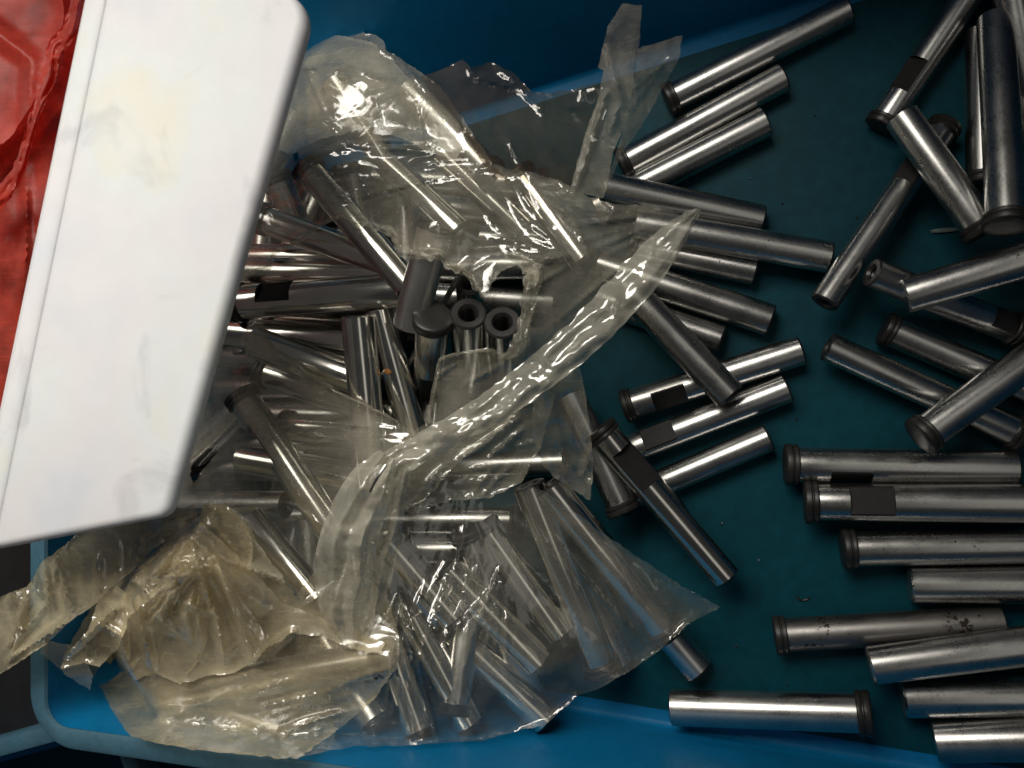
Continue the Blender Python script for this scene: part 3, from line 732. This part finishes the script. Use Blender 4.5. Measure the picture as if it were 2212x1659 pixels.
holeA = [(455, 640), (500, 618), (525, 606), (545, 586), (583, 575), (592, 546), (640, 522), (668, 500), (700, 482), (742, 468), (775, 492), (800, 484), (850, 505), (868, 545), (905, 548), (925, 540), (950, 548), (965, 570), (985, 590), (1002, 583), (1030, 618), (1045, 642), (1062, 612), (1085, 585),
         (1125, 566), (1138, 592), (1130, 700), (1114, 752), (1090, 768), (1045, 756), (960, 770), (945, 800), (930, 880), (925, 916), (895, 932), (870, 916), (820, 890), (760, 865), (735, 850), (680, 820), (640, 786), (622, 792), (600, 770), (582, 745), (575, 718), (558, 694), (535, 702), (520, 740), (470, 752), (420, 730)]
holes2 = [[(422, 985), (445, 965), (470, 975), (462, 990), (435, 1020), (418, 1045), (408, 1025)], [(985, 195), (1015, 180), (1030, 205), (1028, 240), (1010, 262), (990, 235)], [(632, 332), (642, 328), (644, 345), (634, 348)]]
crA = (fan(1250, 560, 20, 190, 150, 215, 8, 0.0016, 9) + fan(1480, 455, 40, 330, 140, 178, 6, 0.0016, 10) + scatter(600, 90, 900, 330, 22, 40, 60, 110, 0.0022, 10)
       + scatter(580, 330, 1000, 470, 14, -15, 18, 200, 0.0014, 8) + scatter(420, 900, 850, 1080, 20, -10, 16, 190, 0.0013, 7) + scatter(950, 560, 1250, 900, 14, 120, 35, 130, 0.0018, 9)
       + scatter(1050, 390, 1260, 560, 10, 55, 15, 150, 0.0016, 8) + [(640, 455, 1060, 360, 0.002, 8), (1150, 600, 1118, 760, 0.004, 14), (1130, 560, 1240, 555, 0.003, 14)])
film('film', outA, M_CLEAR, bagA, zA, [holeA] + holes2, step=5.5, jit=2.6, wrinkle=0.0005, wfreq=48, creases=crA, curl=0.004, seed=1.0)
# second layer at the crown of the bag
film('upper_layer', [(560, 110), (640, 95), (690, 72), (740, 78), (800, 90), (840, 120), (900, 190), (960, 260), (1000, 320), (985, 345), (930, 330), (870, 300), (800, 270), (700, 300), (620, 330), (560, 300)],
     M_HAZY, bagA, lambda x, y: surf_z(fieldA, x, y) + 0.0045, step=5, wrinkle=0.0010, wfreq=60, creases=scatter(600, 90, 950, 320, 22, 45, 70, 120, 0.0025, 9), curl=0.004, seed=4.0)
ribbon('tear_edge', [(1090, 548, 14, 0.071), (1130, 566, 30, 0.074), (1152, 590, 40, 0.076), (1143, 640, 34, 0.077), (1136, 690, 28, 0.076), (1124, 735, 34, 0.075), (1104, 764, 22, 0.073), (1076, 776, 8, 0.072)], M_HAZY, bagA, fold=0.0035, seed=2.0, rough=0.0055, edge=9, m=10)
def ragged(pts, w, seed):
    P = np.array(pts, float); z = surf_z(fieldA, P[:, 0], P[:, 1]) + 0.003
    ribbon('ragged_edge', [(x, y, w * random.uniform(0.6, 1.4), q) for (x, y), q in zip(pts, z)], M_HAZY, bagA, nx=9, m=9, fold=0.0015, seed=seed, rough=0.0045, edge=w * 0.5)
ragged([(770, 490), (800, 486), (850, 506), (866, 540), (905, 548), (945, 548), (968, 572), (1000, 585), (1030, 618), (1046, 642)], 19, 41.0)
ragged([(526, 606), (545, 586), (583, 576), (592, 548), (640, 522), (700, 482), (742, 468), (770, 488)], 9, 42.0)
ragged([(536, 702), (558, 695), (580, 738), (600, 768), (640, 786), (680, 818), (735, 850), (820, 890), (880, 922)], 9, 43.0)
ragged([(925, 915), (930, 880), (945, 800), (960, 771), (1045, 757), (1090, 768)], 9, 44.0)
ribbon('mouth_band', [(1512, 450, 8, 0.050), (1465, 497, 52, 0.056), (1400, 575, 84, 0.062), (1330, 655, 88, 0.066), (1250, 735, 84, 0.070), (1160, 810, 80, 0.073), (1080, 868, 74, 0.076), (1000, 918, 66, 0.078), (920, 962, 62, 0.080), (855, 1000, 66, 0.082), (810, 1040, 70, 0.083)], M_BAND, bagA, nx=24, fold=0.0028, seed=3.0, rough=0.0034, pl=0.4, edge=6)
ribbon('tail_fold', [(840, 985, 50, 0.085), (800, 1050, 105, 0.086), (765, 1130, 120, 0.085), (745, 1210, 130, 0.082), (742, 1290, 115, 0.078), (752, 1355, 80, 0.074), (756, 1402, 40, 0.070)], M_BAND, bagA, nx=26, fold=0.009, seed=5.0, rough=0.003)
ribbon('tail_fold', [(870, 1010, 40, 0.080), (850, 1080, 56, 0.080), (832, 1160, 66, 0.077), (818, 1240, 60, 0.074), (800, 1320, 46, 0.071), (790, 1372, 20, 0.069)], M_BAND, bagA, nx=16, fold=0.006, seed=6.0, rough=0.003)
def tilt(x0, y0, z0, x1, y1, z1):
    def f(px, py):
        dx, dy = x1 - x0, y1 - y0; t = ((px - x0) * dx + (py - y0) * dy) / (dx * dx + dy * dy)
        return z0 + (z1 - z0) * np.clip(t, -0.2, 1.2)
    return f
film('upright_flap', [(1312, 58), (1345, 8), (1386, 12), (1381, 100), (1374, 112), (1366, 200), (1352, 262), (1324, 330), (1312, 400), (1302, 428), (1232, 412), (1250, 340), (1270, 270), (1290, 220), (1304, 152), (1292, 146)],
     M_BAND, bagA, tilt(1265, 420, 0.045, 1360, 10, 0.092), step=6, jit=1.5, wrinkle=0.0022, wfreq=50, creases=[(1245, 405, 1310, 200, 0.004, 12), (1300, 60, 1345, 230, 0.003, 14), (1335, 230, 1318, 290, 0.003, 7)], curl=0.0, seed=8.0)
film('upright_flap', [(1376, 106), (1420, 92), (1474, 76), (1466, 130), (1430, 192), (1392, 262), (1345, 330), (1312, 404), (1302, 420), (1340, 300), (1365, 210)],
     M_CLEAR, bagA, tilt(1310, 410, 0.040, 1450, 80, 0.078), step=6, jit=1.5, wrinkle=0.002, wfreq=60, creases=[(1370, 190, 1440, 130, 0.004, 10), (1360, 240, 1425, 150, 0.003, 7)], curl=0.0, seed=9.0)
film('skirt', [(870, 1000), (960, 930), (1060, 880), (1150, 820), (1200, 850), (1170, 960), (1130, 1040), (1060, 1075), (960, 1085), (890, 1110), (850, 1090)], M_CLEAR, bagA, lambda x, y: surf_z(fieldA, x, y) + 0.003, step=6, jit=2.5, wrinkle=0.001, wfreq=50,
     creases=scatter(880, 880, 1180, 1080, 14, 150, 25, 160, 0.003, 9), curl=0.003, seed=10.0)
film('hanging_film', [(1150, 860), (1230, 770), (1255, 800), (1272, 900), (1282, 1000), (1276, 1082), (1215, 1045), (1172, 1005), (1150, 940)], M_CLEAR, bagA, tilt(1200, 800, 0.062, 1250, 1080, 0.030), step=7, jit=2.5, wrinkle=0.003, wfreq=50,
     creases=scatter(1160, 820, 1270, 1060, 9, 80, 40, 120, 0.003, 10), curl=0.003, seed=11.0)
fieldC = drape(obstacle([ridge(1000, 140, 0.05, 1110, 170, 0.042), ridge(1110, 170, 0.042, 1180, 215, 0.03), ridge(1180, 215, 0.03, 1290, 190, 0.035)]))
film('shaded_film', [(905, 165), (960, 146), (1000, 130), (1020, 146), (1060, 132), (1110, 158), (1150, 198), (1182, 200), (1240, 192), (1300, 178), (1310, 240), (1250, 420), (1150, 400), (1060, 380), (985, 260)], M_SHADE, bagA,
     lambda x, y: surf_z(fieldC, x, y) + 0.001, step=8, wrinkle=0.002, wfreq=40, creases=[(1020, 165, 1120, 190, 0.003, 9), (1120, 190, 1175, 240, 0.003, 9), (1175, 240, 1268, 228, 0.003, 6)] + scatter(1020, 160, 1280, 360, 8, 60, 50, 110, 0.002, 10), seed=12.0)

# ---- the lower bag
bagB = empty('tied_bag', Matrix.Translation(unproj(700, 1380, 0.03)))
tag(bagB, 'yellow plastic bag of steel pins slumped below the torn bag with a crumpled peak', 'bag')
fieldB = drape(obstacle([ridge(405, 1142, 0.112, 250, 1268, 0.092), ridge(405, 1142, 0.112, 300, 1330, 0.090), ridge(405, 1142, 0.112, 560, 1240, 0.080), ridge(470, 1215, 0.094, 548, 1428, 0.076), ridge(430, 1200, 0.096, 410, 1350, 0.084), ridge(250, 1268, 0.092, 195, 1440, 0.084), ridge(250, 1268, 0.092, 134, 1446, 0.088),
                         ridge(300, 1330, 0.090, 280, 1440, 0.078), ridge(230, 1520, 0.080, 285, 1590, 0.074), ridge(285, 1590, 0.074, 640, 1636, 0.064), ridge(548, 1428, 0.076, 632, 1365, 0.078), ridge(190, 1430, 0.086, 232, 1520, 0.080), ridge(280, 1500, 0.078, 560, 1450, 0.074)]), sag=7.0e-6)
def wall_min(x, y):      # keep the film inside the bin: it slides up the wall towards the rim
    yf = 1372 + 0.17 * (x - 330); yr = 1569 + 0.136 * (x - 97)
    return np.maximum(0.090 * np.clip((y - yf) / (yr - yf), 0, 1.05), 0.090 * np.clip((330 - x) / 233, 0, 1.05)) + 0.002
zB = lambda x, y: np.maximum(surf_z(fieldB, x, y), wall_min(x, y)) + 0.001
amber = [(132, 1447), (186, 1436), (215, 1482), (240, 1532), (282, 1590), (330, 1604), (400, 1616), (500, 1628), (640, 1640), (700, 1600), (800, 1520), (860, 1440), (862, 1380), (840, 1300), (800, 1250), (740, 1200), (680, 1230), (640, 1290), (600, 1230), (560, 1180), (530, 1120), (492, 1090), (446, 1088), (430, 1118), (404, 1130), (350, 1180), (300, 1220), (258, 1258), (232, 1268), (200, 1300), (178, 1345), (140, 1410)]
crB = (fan(425, 1190, 20, 240, 20, 165, 9, 0.008, 22) + fan(405, 1145, 10, 170, 40, 140, 6, 0.006, 16) + scatter(230, 1300, 480, 1450, 16, 110, 35, 110, 0.003, 9) + scatter(300, 1460, 840, 1600, 16, -12, 10, 220, 0.0018, 12)
       + [(470, 1215, 548, 1428, 0.006, 12), (548, 1428, 632, 1366, 0.005, 11), (405, 1140, 240, 1275, 0.003, 10), (230, 1290, 280, 1440, 0.004, 16)])
film('amber_film', amber, M_AMBER, bagB, zB, step=5.5, jit=2.5, wrinkle=0.0008, wfreq=40, creases=crB, curl=0.003, seed=21.0)
clearB = [(640, 1636), (760, 1612), (900, 1610), (1040, 1600), (1180, 1564), (1250, 1502), (1300, 1484), (1372, 1442), (1432, 1398), (1482, 1352), (1556, 1310), (1480, 1270), (1392, 1212), (1302, 1152), (1250, 1112), (1180, 1062), (1120, 1042), (1050, 1040), (960, 1042), (900, 1072), (850, 1120), (780, 1110), (720, 1140), (640, 1085), (560, 1072), (500, 1100), (540, 1160), (600, 1260), (640, 1320), (700, 1280), (760, 1240), (820, 1290), (840, 1380), (830, 1450), (760, 1530)]
crC = (fan(860, 1270, 30, 330, 55, 100, 12, 0.003, 7) + fan(1080, 1250, 20, 200, 95, 130, 6, 0.003, 7) + scatter(880, 1180, 1110, 1450, 16, 105, 16, 170, 0.0026, 7) + scatter(1150, 1080, 1440, 1400, 18, 58, 10, 220, 0.0018, 6) + scatter(540, 1090, 760, 1280, 10, 45, 30, 120, 0.002, 9)
       + [(970, 1240, 1000, 1285, 0.004, 8), (1000, 1285, 1030, 1230, 0.004, 8), (1080, 1230, 1010, 1400, 0.004, 8), (862, 1290, 850, 1460, 0.004, 10)])
film('clear_side', clearB, M_SHEER, bagB, lambda x, y: np.maximum(surf_z(fieldB, x, y), wall_min(x, y)) + 0.0022, step=5.5, jit=2.0, wrinkle=0.0005, wfreq=50, creases=crC, curl=0.003, seed=22.0)
film('peak_film', [(404, 1128), (352, 1178), (300, 1218), (258, 1256), (230, 1284), (214, 1330), (222, 1372), (206, 1402), (236, 1436), (268, 1440), (290, 1470), (330, 1456), (392, 1478), (440, 1462), (505, 1452), (548, 1432), (566, 1410), (632, 1366), (690, 1376), (760, 1400), (820, 1412), (830, 1390), (760, 1360), (680, 1330), (610, 1300), (580, 1270), (545, 1232), (500, 1190), (460, 1150), (425, 1124)], M_PEAK, bagB, lambda x, y: zB(x, y) + 0.0018, step=5, jit=3.0, wrinkle=0.0005, wfreq=30,
     creases=fan(440, 1200, 25, 240, 40, 165, 7, 0.009, 26) + [(405, 1140, 290, 1300, 0.008, 20), (290, 1300, 330, 1440, 0.007, 18), (470, 1215, 548, 1428, 0.012, 17), (548, 1428, 632, 1366, 0.008, 16), (260, 1290, 270, 1430, 0.006, 14), (250, 1300, 320, 1210, 0.006, 14), (330, 1250, 420, 1240, 0.006, 16), (395, 1300, 470, 1330, 0.006, 14)] + scatter(240, 1250, 580, 1440, 6, 90, 50, 110, 0.004, 14), curl=0.0015, seed=27.0)
film('tail', [(-80, 1330), (0, 1290), (60, 1266), (92, 1212), (140, 1178), (180, 1140), (330, 1110), (420, 1090), (430, 1120), (330, 1190), (280, 1240), (235, 1272), (215, 1300), (160, 1335), (140, 1352), (95, 1396), (40, 1430), (0, 1456), (-80, 1500)], M_AMBER, bagB,
     tilt(400, 1120, 0.090, 0, 1380, 0.094), step=7, jit=2.0, wrinkle=0.0020, wfreq=30, creases=scatter(20, 1180, 330, 1400, 14, 100, 35, 140, 0.005, 12) + [(18, 1425, 230, 1290, 0.006, 14), (60, 1270, 15, 1440, 0.004, 12), (95, 1215, 110, 1330, 0.004, 9)], curl=0.003, seed=23.0)
film('knot_ruffle', [(130, 1445), (138, 1420), (190, 1362), (215, 1290), (250, 1262), (285, 1292), (275, 1350), (255, 1400), (215, 1440), (180, 1432)], M_AMBER, bagB, tilt(200, 1300, 0.102, 170, 1440, 0.094), step=6, jit=1.5, wrinkle=0.003, wfreq=55,
     creases=[(140, 1425, 250, 1310, 0.006, 12), (200, 1340, 270, 1380, 0.004, 10)] + scatter(150, 1300, 270, 1430, 6, 130, 30, 80, 0.004, 8), curl=0.003, seed=24.0)
film('peak_flap', [(427, 1130), (440, 1090), (452, 1085), (492, 1095), (530, 1130), (548, 1180), (540, 1240), (480, 1190), (470, 1140)], M_AMBER, bagB, tilt(440, 1100, 0.104, 540, 1240, 0.090), step=6, jit=1.2, wrinkle=0.002, wfreq=60, creases=[(455, 1090, 470, 1145, 0.005, 8), (470, 1145, 540, 1230, 0.005, 10)], curl=0.002, seed=25.0)
film('wall_film', [(85, 1410), (105, 1385), (180, 1400), (200, 1460), (195, 1490), (150, 1462), (110, 1430)], M_CLEAR, bagB, tilt(90, 1400, 0.086, 195, 1490, 0.070), step=7, wrinkle=0.001, curl=0.0, seed=26.0)

# ---- the red bag beyond the white lid
redb = empty('red_bag', Matrix.Translation(unproj(40, 300, 0.0)))
tag(redb, 'crumpled red plastic bag beside the white lid', 'bag')
film('film', [(-260, -160), (230, -160), (230, 250), (150, 500), (60, 800), (0, 1000), (-260, 1000)], M_RED, redb, tilt(200, 400, 0.088, -160, 500, 0.094), step=10, jit=3, wrinkle=0.0015, wfreq=18, creases=scatter(-80, 0, 180, 700, 16, 110, 25, 260, 0.0025, 22), curl=0.0, seed=31.0)
film('upper_fold', [(-160, -120), (100, -120), (140, 20), (130, 90), (100, 170), (60, 240), (20, 300), (-160, 420)], M_RED, redb, tilt(100, 100, 0.098, -100, 200, 0.104), step=8, jit=2, wrinkle=0.0015, wfreq=22, creases=[(-60, 30, 70, 130, 0.004, 34), (70, 130, 60, 300, 0.003, 28)], curl=0.002, seed=32.0)
ribbon('seam', [(168, -10, 22, 0.104), (150, 60, 34, 0.104), (120, 110, 40, 0.104), (112, 165, 30, 0.105), (78, 240, 22, 0.105), (58, 310, 22, 0.105), (38, 370, 26, 0.105), (4, 420, 40, 0.105), (-60, 480, 40, 0.105)], M_RED, redb, fold=0.002, seed=33.0, rough=0.0025, edge=5)

# ------------------------------------------------------------------ the white lid
def white_lid():
    zt = 0.128
    tr, br, bl, tl = (px2((676, -170), zt), px2((352, 1122), zt), px2((-420, 1296), zt), px2((-60, -170), zt))
    br = px2((352, 1126), zt)
    top = [px2((-75, 1200), zt), px2((356, 1118), zt), px2((674, -16), zt), px2((188, -70), zt)]
    root = empty('white_lid', Matrix.Translation((sum(p[0] for p in top) / 4, sum(p[1] for p in top) / 4, zt - 0.022)))
    tag(root, 'white plastic lid with rounded corners lying tilted across the bags', 'lid')
    inv = root.matrix_world.inverted()
    def lp(d, rad, z): return [inv @ Vector((p.x, p.y, z)) for p in round_loop(grow(top, d), [rad, rad, rad * 1.7, rad], 12)]
    loops = []
    R = 0.0030
    for k in range(9):
        a = k / 8 * math.pi / 2
        loops.append(lp(-R + R * math.sin(a), 0.0062 - R * (1 - math.sin(a)) * 0.9, zt - R + R * math.cos(a)))
    for k in range(1, 7):
        a = k / 6 * math.pi / 2
        loops.append(lp(-R + R * math.cos(a), 0.0062 - R * (1 - math.cos(a)) * 0.9, zt - R - 0.0008 - R * math.sin(a)))
    v, f = bridge(loops); n = len(loops[0])
    f.append(tuple(range(n))[::-1]); f.append(tuple(len(v) - n + k for k in range(n)))
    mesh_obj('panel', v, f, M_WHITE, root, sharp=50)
    # raised half-round lip along the long edge that faces the red bag
    A = Vector((*px2((200, -60), zt), zt)); B = Vector((*px2((-55, 1190), zt), zt)); d = (B - A).normalized(); s = Vector((-d.y, d.x, 0))
    if (Vector((*px2((600, 300), zt), zt)) - A).dot(s) < 0: s = -s
    prof = []
    for k in range(13):
        a = math.pi * k / 12; prof.append((0.0010 + 0.0042 * (1 - math.cos(a)) , 0.0014 * math.sin(a) ** 0.8 - 0.0005))
    v = []; f = []
    for i in range(25):
        c = A.lerp(B, 0.03 + 0.94 * i / 24)
        for (q, h) in prof: v.append(inv @ (c + s * (q - 0.0018) + Vector((0, 0, h))))
    m = len(prof)
    for i in range(24):
        for k in range(m - 1): f.append((i * m + k, i * m + k + 1, (i + 1) * m + k + 1, (i + 1) * m + k))
    f.append(tuple(range(m))); f.append(tuple(24 * m + k for k in range(m))[::-1])
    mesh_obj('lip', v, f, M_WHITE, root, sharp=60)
white_lid()

# ------------------------------------------------------------------ small things
def tube(name, pts, r, mat, parent=None, seg=8):
    P = [Vector(p) for p in pts]; c0 = P[0]
    v = []; f = []
    for i, p in enumerate(P):
        t = (P[min(i + 1, len(P) - 1)] - P[max(0, i - 1)]).normalized(); a = t.cross(Vector((0.3, 0.2, 1))).normalized(); b = t.cross(a)
        for k in range(seg): an = 2 * math.pi * k / seg; v.append(p - c0 + a * r * math.cos(an) + b * r * math.sin(an))
    for i in range(len(P) - 1):
        for k in range(seg): f.append((i * seg + k, i * seg + (k + 1) % seg, (i + 1) * seg + (k + 1) % seg, (i + 1) * seg + k))
    f.append(tuple(range(seg))[::-1]); f.append(tuple((len(P) - 1) * seg + k for k in range(seg)))
    o = mesh_obj(name, v, f, mat, parent); o.location = c0; return o
def arc(p0, p1, lift, n=8):
    return [Vector(p0).lerp(Vector(p1), k / n) + Vector((0, 0, lift * math.sin(math.pi * k / n))) for k in range(n + 1)]
tag(tube('staple', arc(unproj(376, 1262, 0.100), unproj(404, 1246, 0.101), 0.0015), 0.0006, M_WIRE), 'small bright staple in the yellow film peak', 'staple')
tag(tube('wire_clip', arc(unproj(834, 1004, 0.096), unproj(800, 1062, 0.096), 0.001), 0.0005, M_WIRE), 'thin silver wire at the gathered tail of the torn bag', 'wire')
tag(tube('metal_strip', arc(unproj(998, 585, 0.060), unproj(882, 788, 0.046), 0.0), 0.0011, M_STEEL), 'thin dark metal strip leaning between the upright pins', 'strip')
def blob(name, c, rx, ry, rz, mat, seed, ang=0.0):
    v = []; f = []; n, m = 14, 7
    for j in range(m + 1):
        th = math.pi * j / m
        for k in range(n):
            a = 2 * math.pi * k / n; q = Vector((math.cos(a) * math.sin(th), math.sin(a) * math.sin(th), math.cos(th)))
            s = 1 + 0.35 * noise.noise(q * 2.0 + Vector((seed, 0, 0)))
            x, y = q.x * rx * s, q.y * ry * s
            v.append((x * math.cos(ang) - y * math.sin(ang), x * math.sin(ang) + y * math.cos(ang), q.z * rz * s))
    for j in range(m):
        for k in range(n): f.append((j * n + k, (j + 1) * n + k, (j + 1) * n + (k + 1) % n, j * n + (k + 1) % n))
    o = mesh_obj(name, v, f, mat); o.location = c; return o

tag(blob('rust_spot', unproj(838, 803, 0.0570), 0.0014, 0.0011, 0.0006, M_RUST, 1.0), 'orange rust fleck stuck on a leaning steel pin', 'rust fleck')
tag(blob('film_sliver', unproj(2042, 497, 0.0008), 0.0052, 0.0009, 0.0005, M_CHIP, 2.0, 0.05), 'pale sliver of plastic on the floor beside the big black head', 'sliver')
tag(tube('swarf_curl', [unproj(1735 + 13 * math.cos(a), 1288 + 9 * math.sin(a), 0.0004) for a in np.linspace(0.1, 3.0, 9)], 0.00035, M_BLACK), 'tiny dark curl of swarf on bare floor above the dull pin', 'swarf')
for k, (x, y, q) in enumerate([(1560, 1130, .5), (1720, 905, .6), (1690, 440, .5), (1620, 385, .4), (1580, 1010, .45), (1850, 470, .5), (1640, 1210, .5), (1600, 700, .4), (1760, 250, .5), (1905, 430, .4), (1700, 1480, .5), (1590, 1395, .6)]):
    tag(blob('metal_speck', unproj(x, y, 0.0003), 0.001 * q, 0.0007 * q, 0.0004, M_BLACK if k % 3 else M_CHIP, 3.0 + k, k * 0.9), 'tiny metal speck lying on the bare teal floor', 'speck', 'specks on the bin floor')
